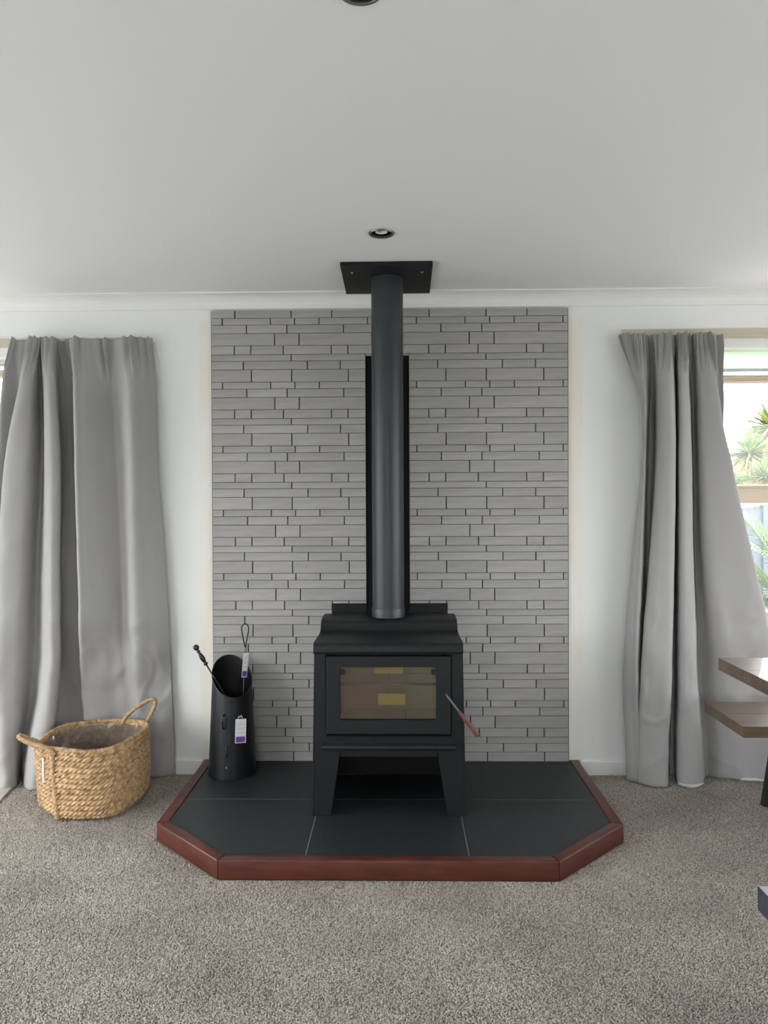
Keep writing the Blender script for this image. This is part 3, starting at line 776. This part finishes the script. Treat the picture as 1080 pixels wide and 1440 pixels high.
# clear plastic liner, crumpled
bm = nb(); lr = []
for l in range(14):
    t = 1.0-l/13*.9; ring = []
    for i in range(0, NB, 9):
        x = (R0[i][0]*(1-t)+R1[i][0]*t); y = (R0[i][1]*(1-t)+R1[i][1]*t)
        f_ = .940 - .02*l/13 + .030*noise.noise(Vector((x*16, y*16, l*.5)))
        ring.append(bm.verts.new((-1.352+(x+1.352)*f_, -.352+(y+.352)*f_, .02+t*(BH-.02)-.008+.010*noise.noise(Vector((x*30, y*30, 3))))))
    lr.append(ring)
for A_, B_ in zip(lr, lr[1:]):
    nn = len(A_)
    for k in range(nn): bm.faces.new((A_[k], A_[(k+1)%nn], B_[(k+1)%nn], B_[k]))
bm.faces.new(lr[-1])
P('plastic_liner', bm, M_plast, bk, False, 'clear crumpled plastic liner')
bm = BX(-1.499, -1.491, -.552, -.550, .155, .268); bake(bm, Matrix.Translation((0, 0, 0)))
P('hang_strip', bm, M_card, bk, label='narrow white plastic strip')

# ================================================================= CURTAINS
def curtain(name, label, rowsP, depth, ys, z_of, x_of, seed, s_wave, dmul, lift):
    cur = thing(name, label, 'curtain', (x_of(rowsP[0][0]) if False else 0, -.1, 0))
    npt = len(depth); SUB = 12; NZ = 170
    zs = [z_of(y) for y in ys]
    hem = []
    def build(off, drop, xsc=1.0):
        bm = nb(); grid = []
        cols = [[rowsP[i][k] for k in range(len(ys))] for i in range(npt)]
        for a in range(NZ+1):
            t = a/NZ; z = zs[0]+(zs[-1]-zs[0])*t
            # find interval and cardinal interpolate each control point in z
            q = 0
            while q < len(zs)-2 and z < zs[q+1]: q += 1
            u = (zs[q]-z)/(zs[q]-zs[q+1])
            ctrl = []
            for i in range(npt):
                c = cols[i]; p0_, p1_, p2_, p3_ = c[max(q-1,0)], c[q], c[q+1], c[min(q+2, len(c)-1)]
                px = .5*((2*p1_)+(-p0_+p2_)*u+(2*p0_-5*p1_+4*p2_-p3_)*u*u+(-p0_+3*p1_-3*p2_+p3_)*u*u*u)
                dd = depth[i]; 
                # heading gathers it near the rail; flares slightly towards the hem
                hd_ = min(1, t/.16); dep = dd*1.3*(.38+.62*hd_)*dmul(i, t) + .020
                x = x_of(px)*1.0; x = .042+(x-.042)*(3.765-dep)/3.645
                ctrl.append((x, -dep))
            row = cr(ctrl, SUB)
            g_ = []
            for k, (x, y) in enumerate(row):
                s = k/(len(row)-1)
                ple = max(0, 1-t/.10)**.8; ple2 = max(0, 1-t/.03)
                pw = s*s_wave*1.9+seed+.35*math.sin(s*17+seed)+.2*math.sin(s*41); amp_ = .6+.5*math.sin(math.floor(pw)*2.7+seed)
                y2 = y - .046*amp_*ple*(1-abs(math.sin(pw*PI)))**1.6*(1-.5*ple2) 
                x2 = x + .005*ple*math.sin(pw*2*PI)
                lo = min(1, max(0, (t-.45)/.3))
                cn = noise.noise(Vector((x*7+seed, t*8+x*2, 1.3)))*.014*lo + noise.noise(Vector((x*17+t*9+seed, t*17-x*6, 4.1)))*.007*lo + .004*noise.noise(Vector((x*13+t*15, t*5, 8.8))) - .006*lo*max(0, 1-6*abs(noise.noise(Vector((x*6+t*7+seed, t*7-x*3, 2.2)))))
                cn += noise.noise(Vector((s*26+seed, t*1.6, 7.7)))*.006
                y2 += cn
                y2 = min(y2 - off, -.019)
                zz = z + (.008*amp_*(1-abs(math.sin(pw*PI)))**2 + .010*noise.noise(Vector((s*24, 0, seed))) - .002)*ple2
                zz = max(zz, .004+lift(s)*t**6)
                if a == NZ: hem.append((s, x2*xsc, y2, zz))
                g_.append(bm.verts.new((x2*xsc, y2, zz)))
            grid.append(g_)
        for A_, B_ in zip(grid, grid[1:]):
            for k in range(len(A_)-1): bm.faces.new((A_[k], A_[k+1], B_[k+1], B_[k]))
        return bm
    o = P('fabric', build(0, lambda s: 0), M_curt, cur, True)
    md = o.modifiers.new('cloth_thickness', 'SOLIDIFY'); md.thickness = .0022; md.offset = 1
    return cur, hem
# left curtain
ysL = [474, 530, 650, 800, 950, 1100]
L_rows = [[22,8,-8,-20,-30,-40],[20,4,-5,-18,-28,-40],[34,28,22,5,0,-20],[48,30,5,-5,-10,-5],[56,45,35,25,15,15],[60,58,58,50,44,24],
          [62,62,62,61,57,30],[70,69,71,69,66,42],[76,77,82,80,78,58],[80,82,86,84,82,70],[84,92,98,104,106,112],[94,105,109,112,115,121],
          [103,103,104,107,110,121],[114,114,115,117,121,130],[140,146,150,155,160,166],[158,160,168,172,175,186],[176,178,182,184,188,200],[196,200,203,208,215,222],[212,217,220,230,237,242]]
L_dep = [.05,.10,.04,.14,.125,.03,.125,.145,.120,.045,.012,.008,.14,.135,.05,.035,.115,.075,.02]
zL = lambda y: 2.175-(y-474)*.003474+.004
xL = lambda px: -1.155+(px-212)/287.0
c1, bl = curtain('long_curtain', 'light grey pleated curtain left of the tiled panel, behind the basket', L_rows, L_dep, ysL, zL, xL, 1.7, 13, lambda i, t: (1+.15*max(0, t-.6)/.4) if i < 9 else 1-.64*min(1, max(0, t-.64)/.16), lambda s: 0)
# right curtain
ysR = [468, 520, 565, 650, 800, 950, 1105]
R_rows = [[872,889,902,903,892,882,888],[871,887,901,901,886,876,880],[888,897,904,904,893,886,890],[902,905,908,907,902,896,903],[909,913,913,910,907,903,906],
          [916,919,919,918,913,907,908],[922,924,925,924,912,900,896],[935,934,935,935,927,918,913],[944,946,948,949,946,942,937],[946,948,950,950,948,944,941],
          [948,950,951,951,949,948,947],[955,954,955,955,956,956,956],[964,966,968,971,973,978,985],[967,970,972,974,976,982,992],[973,975,977,979,983,993,1002],
          [978,980,982,985,993,1012,1030],[987,991,997,1005,1022,1040,1062],[996,1004,1011,1028,1061,1092,1110],[996,1002,1008,1020,1052,1084,1102],[1004,1007,1009,1014,1044,1078,1098],[1015,1016,1018,1018,1040,1075,1095]]
R_dep = [.03,.07,.10,.11,.03,.03,.11,.145,.145,.03,.03,.13,.13,.03,.035,.095,.125,.14,.08,.05,.06]
zR = lambda y: 2.172-(y-468)*.003400+.004
xR = lambda px: 1.105+(px-870)/295.0
c2, br = curtain('long_curtain', 'light grey pleated curtain right of the tiled panel, behind the bench', R_rows, R_dep, ysR, zR, xR, 4.2, 14, lambda i, t: 1-.12*t, lambda s: .028*min(1, max(0, (s-.68)/.08)))
# white lining showing along short stretches of the right hem
for (s0, s1) in ((.52, .62), (.765, .815)):
    pts = [h for h in br if s0 <= h[0] <= s1]
    bm = nb(); pr = None; n_ = len(pts)
    for k, (s, x, y, z) in enumerate(pts):
        w_ = .011*min(1, .25+3*min(k, n_-1-k)/n_)
        row = [bm.verts.new(p) for p in ((x, y-.002, z-.001), (x, y-.007, z+.001), (x, y-.007, z+w_), (x, y-.002, z+w_+.002))]
        if pr:
            for q in range(3): bm.faces.new((pr[q], pr[q+1], row[q+1], row[q]))
        pr = row
    P('hem_lining', bm, M_lining, c2, True, 'white lining showing at the hem')
P('pull_cord', tube(nb(), cr([(-1.150,-.05,2.150),(-1.140,-.06,2.12),(-1.128,-.06,2.09),(-1.145,-.062,2.08),(-1.146,-.060,2.04),(-1.143,-.058,2.01)], 5), .0016, 6), M_thread, c1, True, 'loose white heading cord')
P('pull_cord', tube(nb(), cr([(-1.150,-.052,2.148),(-1.136,-.062,2.11),(-1.130,-.06,2.085)], 5), .0014, 6), M_thread, c1, True, 'loose white heading cord')
# rails
r1 = thing('curtain_rail', 'beige rail along the wall above the left curtain', 'curtain rail', (-2.1, 0, 2.18))
P('batten', BX(-3.2, -1.180, -.018, 0, 2.150, 2.190, bev=.002), M_batten, r1)
P('end_cap', BX(-1.180, -1.170, -.019, -.001, 2.166, 2.196, bev=.002), M_white, r1)
r2 = thing('curtain_rail', 'beige rail along the wall above the right curtain and window', 'curtain rail', (2.2, 0, 2.19))
P('batten', BX(1.150, 3.2, -.016, 0, 2.165, 2.212, bev=.002), M_batten, r2)
P('track', BX(1.16, 3.2, -.022, -.016, 2.172, 2.184, bev=.002), M_batten, r2)
P('end_cap', BX(1.142, 1.150, -.017, -.001, 2.178, 2.206, bev=.002), M_white, r2)

# ================================================================= BOARD AT LEFT
bm = nb(); prism(bm, [(-1.822,-.075),(-1.772,-.395),(-2.10,-.46),(-2.16,-.14)], 'z', .001, .014, bev=.003)
tag(link_mesh('floor_board', bm, M_board), 'thin pale board lying on the carpet under the left curtain hem', 'board')

# ================================================================= TABLE AND BENCHES
def slab(name, x0, x1, y0, y1, zt, th, m, parent, n):
    """top made of planks running along x"""
    for k in range(n):
        a = y0+(y1-y0)*k/n; b = y0+(y1-y0)*(k+1)/n
        P(name, BX(x0, x1, a+(.0004 if k else 0), b-(.0004 if k < n-1 else 0), zt-th, zt, bev=.0015, seg=1), m, parent)
tb = thing('dining_table', 'rustic wooden dining table, its corner above the bench at the right edge', 'table', (2.2, -1.3, 0))
slab('plank', 1.284, 3.05, -1.72, -.818, .75, .047, M_tabletop, tb, 4)
for x in (1.85, 2.75):
    for (ya, yb) in ((-1.60, -1.12), (-.94, -1.42)):
        P('leg', tube(nb(), [(x, ya, .0), (x, yb, .703)], .028, 4), M_iron, tb)
P('foot_rail', BX(1.84, 2.76, -1.29, -1.25, .34, .38, bev=.002), M_iron, tb)
be = thing('dining_bench', 'rustic wooden bench with black metal legs between the table and right curtain', 'bench', (2.1, -.52, 0))
slab('plank', 1.428, 2.95, -.713, -.330, .45, .045, M_tabletop, be, 2)
for (xa, xb) in ((1.672, 1.735), (2.70, 2.64)):
    for y in (-.39, -.65): P('leg', tube(nb(), [(xa, y, 0), (xb, y, .405)], .021, 4), M_iron, be)
    P('cross_bar', BX(xb-.02, xb+.02, -.66, -.38, .385, .4045), M_iron, be)
b2 = thing('dark_bench', 'dark blue-black bench corner low at the right edge of the picture', 'bench', (1.6, -2.15, 0))
P('seat', BX(.884, 2.5, -2.34, -1.985, .394, .45, bev=.002), M_bluebench, b2)
for x in (1.16, 2.30):
    for y in (-2.26, -2.06): P('leg', tube(nb(), [(x, y, 0), (x, y, .394)], .021, 4), M_iron, b2)

# ================================================================= OUTSIDE
GZ = -.45
bm = nb(); box(bm, -30, 30, .4, 45, GZ-.2, GZ); o = struct('ground', bm, M_grass, 'lawn outside the windows'); 
bm = nb(); box(bm, -8, 8, .16, 2.0, GZ, GZ+.03); box(bm, -8, -RX-.16, -9, .16, GZ, GZ+.03); box(bm, RX+.16, 8, -9, .16, GZ, GZ+.03); box(bm, -8, 8, -11, -9, GZ, GZ+.03); box(bm, -RX-.16, RX+.16, -9, RF-.16, GZ, GZ+.03)  # unseen pale paving, added to bounce daylight up onto the ceiling
struct('bounce_paving', bm, M_bounce, 'unseen pale concrete added around the house to bounce light indoors')
fen = thing('garden_fence', 'blue-grey panel fence outside the right window', 'fence', (4, 4.0, GZ))
x = -7.0; k = 0
while x < 9:
    P('fence_panel', BX(x+.01, x+1.19, 3.99, 4.02, GZ+.03, 1.30, bev=.004, seg=1), M_fence, fen)
    P('fence_post', BX(x-.045, x+.008, 3.96, 4.05, GZ, 1.325, bev=.004, seg=1), M_fence, fen)
    x += 1.2
P('cap_rail', BX(-7.05, 9.05, 3.955, 4.055, 1.3255, 1.350, bev=.004, seg=1), M_fencepale, fen)
def leaf(bm, base, dirv, L_, w, droop, mi=0):
    side = dirv.cross(Vector((0,0,1))); side = side.normalized() if side.length > .01 else Vector((1,0,0))
    pr = None; n_ = 5
    for k in range(n_+1):
        t = k/n_; p = base+dirv*(L_*t)+Vector((0,0,-droop*L_*t*t)); ww = w*(1-t)**.6*min(1, .35+3*t)*.5
        a = bm.verts.new(p-side*ww); b = bm.verts.new(p+side*ww); c = bm.verts.new(p+Vector((0,0,-ww*.5)))
        if pr:
            for q in ((pr[0], pr[2], c, a), (pr[2], pr[1], b, c)):
                f = bm.faces.new(q); f.material_index = mi
        pr = (a, b, c)
def cabbage(x, y, zc, R, n_, label, sd, lean=.2, ma=None, mb=None):
    rg = random.Random(sd)
    t = thing('cabbage_tree', label, 'tree', (x+lean, y, GZ), 'spiky trees beyond the fence')
    trk = cr([(x+lean, y, GZ), (x+lean*.75, y, GZ+(zc-GZ)*.4), (x+.06*lean, y, zc-.1), (x, y, zc)], 5)
    P('trunk', tube(nb(), trk, lambda q: .10*R/.5-.04*q, 10), M_trunk, t, True)
    bm = nb()
    for k in range(n_):
        th = rg.uniform(0, 2*PI); ph = math.asin(rg.uniform(-.75, 1))
        d_ = Vector((math.cos(th)*math.cos(ph), math.sin(th)*math.cos(ph), math.sin(ph)))
        leaf(bm, Vector((x, y, zc))+d_*.03, d_, R*rg.uniform(.75, 1.1), .045*R/.5, rg.uniform(.05, .4), 1 if (ph < -.05 and rg.random() < .8) else (2 if rg.random() < .35 else 0))
    o = P('leaf_crown', bm, [ma or M_leafg, mb or M_dead, M_leafy], t); o['kind'] = 'stuff'
cabbage(7.02, 11.3, 2.30, .66, 330, 'round spiky tree crown on a leaning trunk, in the middle of the window view', 1, .35)
cabbage(8.60, 13.6, 3.05, .95, 260, 'taller spiky tree crown behind the round one at the picture edge', 2, .2)
cabbage(9.20, 15.6, 2.10, .80, 260, 'low bluish spiky tree half hidden below the round crown', 3, .1, M_leafb, M_leafg)
cabbage(6.22, 9.0, 1.76, .50, 240, 'low green spiky plant at the right behind the fence top', 4, .1, M_leafg)
cabbage(6.34, 10.4, 1.72, .42, 220, 'small bluish spiky plant beside the curtain edge outside', 6, -.1, M_leafb)
# arching frond plant near the window
fp = thing('frond_palm', 'light green palm with arching feathered fronds close outside the right window', 'plant', (3.42, 2.3, GZ))
P('stem', tube(nb(), [(3.42,2.3,GZ),(3.41,2.3,0.1)], .06, 10), M_trunk, fp, True)
rg = random.Random(11)
for q, (ex_, ey_, ez_) in enumerate([(-.60,-.15,1.02),(-.70,.05,.80),(-.62,-.1,.50),(-.45,.25,1.20),(-.5,-.3,.92),(-.66,.1,.62),(-.35,.1,1.32),(-.98,.15,1.22),(-.60,.2,1.30),(.5,.1,1.25),(.7,-.2,.9),(-.3,-.5,1.25),(.2,.6,1.1),(-.95,-.3,.2)]):
    b0 = Vector((3.41, 2.3, .10)); e0 = Vector((3.41+ex_, 2.3+ey_, ez_)); mid_ = (b0+e0)/2+Vector((0,0,.32))
    spine = [b0*(1-t)**2+mid_*2*t*(1-t)+e0*t*t for t in [k/16 for k in range(17)]]
    fr_ = P('frond', tube(nb(), spine, .006, 6), M_leafy, fp)
    bm = nb()
    for k in range(3, 17):
        tn = (spine[min(k+1,16)]-spine[k-1]).normalized(); sd_ = tn.cross(Vector((0,-.35,1))).normalized()
        for s in (-1, 1):
            for q2 in (0, .5):
                pb = spine[k]*(1-q2)+spine[k-1]*q2
                leaf(bm, pb, (sd_*s*1.0+tn*.8).normalized(), .34*(1-.4*k/16), .018, .15)
    o = P('leaflets', bm, M_leafg if q % 2 else M_leafb, fr_); o['kind'] = 'stuff'
# eave and neighbouring hedge on the left side
hg = thing('garden_hedge', 'green hedge outside the left window', 'hedge', (-5, 5.6, GZ))
bm = nb(); bmesh.ops.create_grid(bm, x_segments=2, y_segments=2, size=.1); bm.clear()
rg = random.Random(5)
for k in range(1500):
    p = Vector((rg.uniform(-9, -2.2), rg.uniform(4.6, 5.6), rg.uniform(GZ, 1.5)))
    d_ = Vector((rg.uniform(-1,1), rg.uniform(-1,1), rg.uniform(-.3,1))).normalized(); leaf(bm, p, d_, .22, .07, .3)
o = P('foliage', bm, M_leafg, hg); o['kind'] = 'stuff'
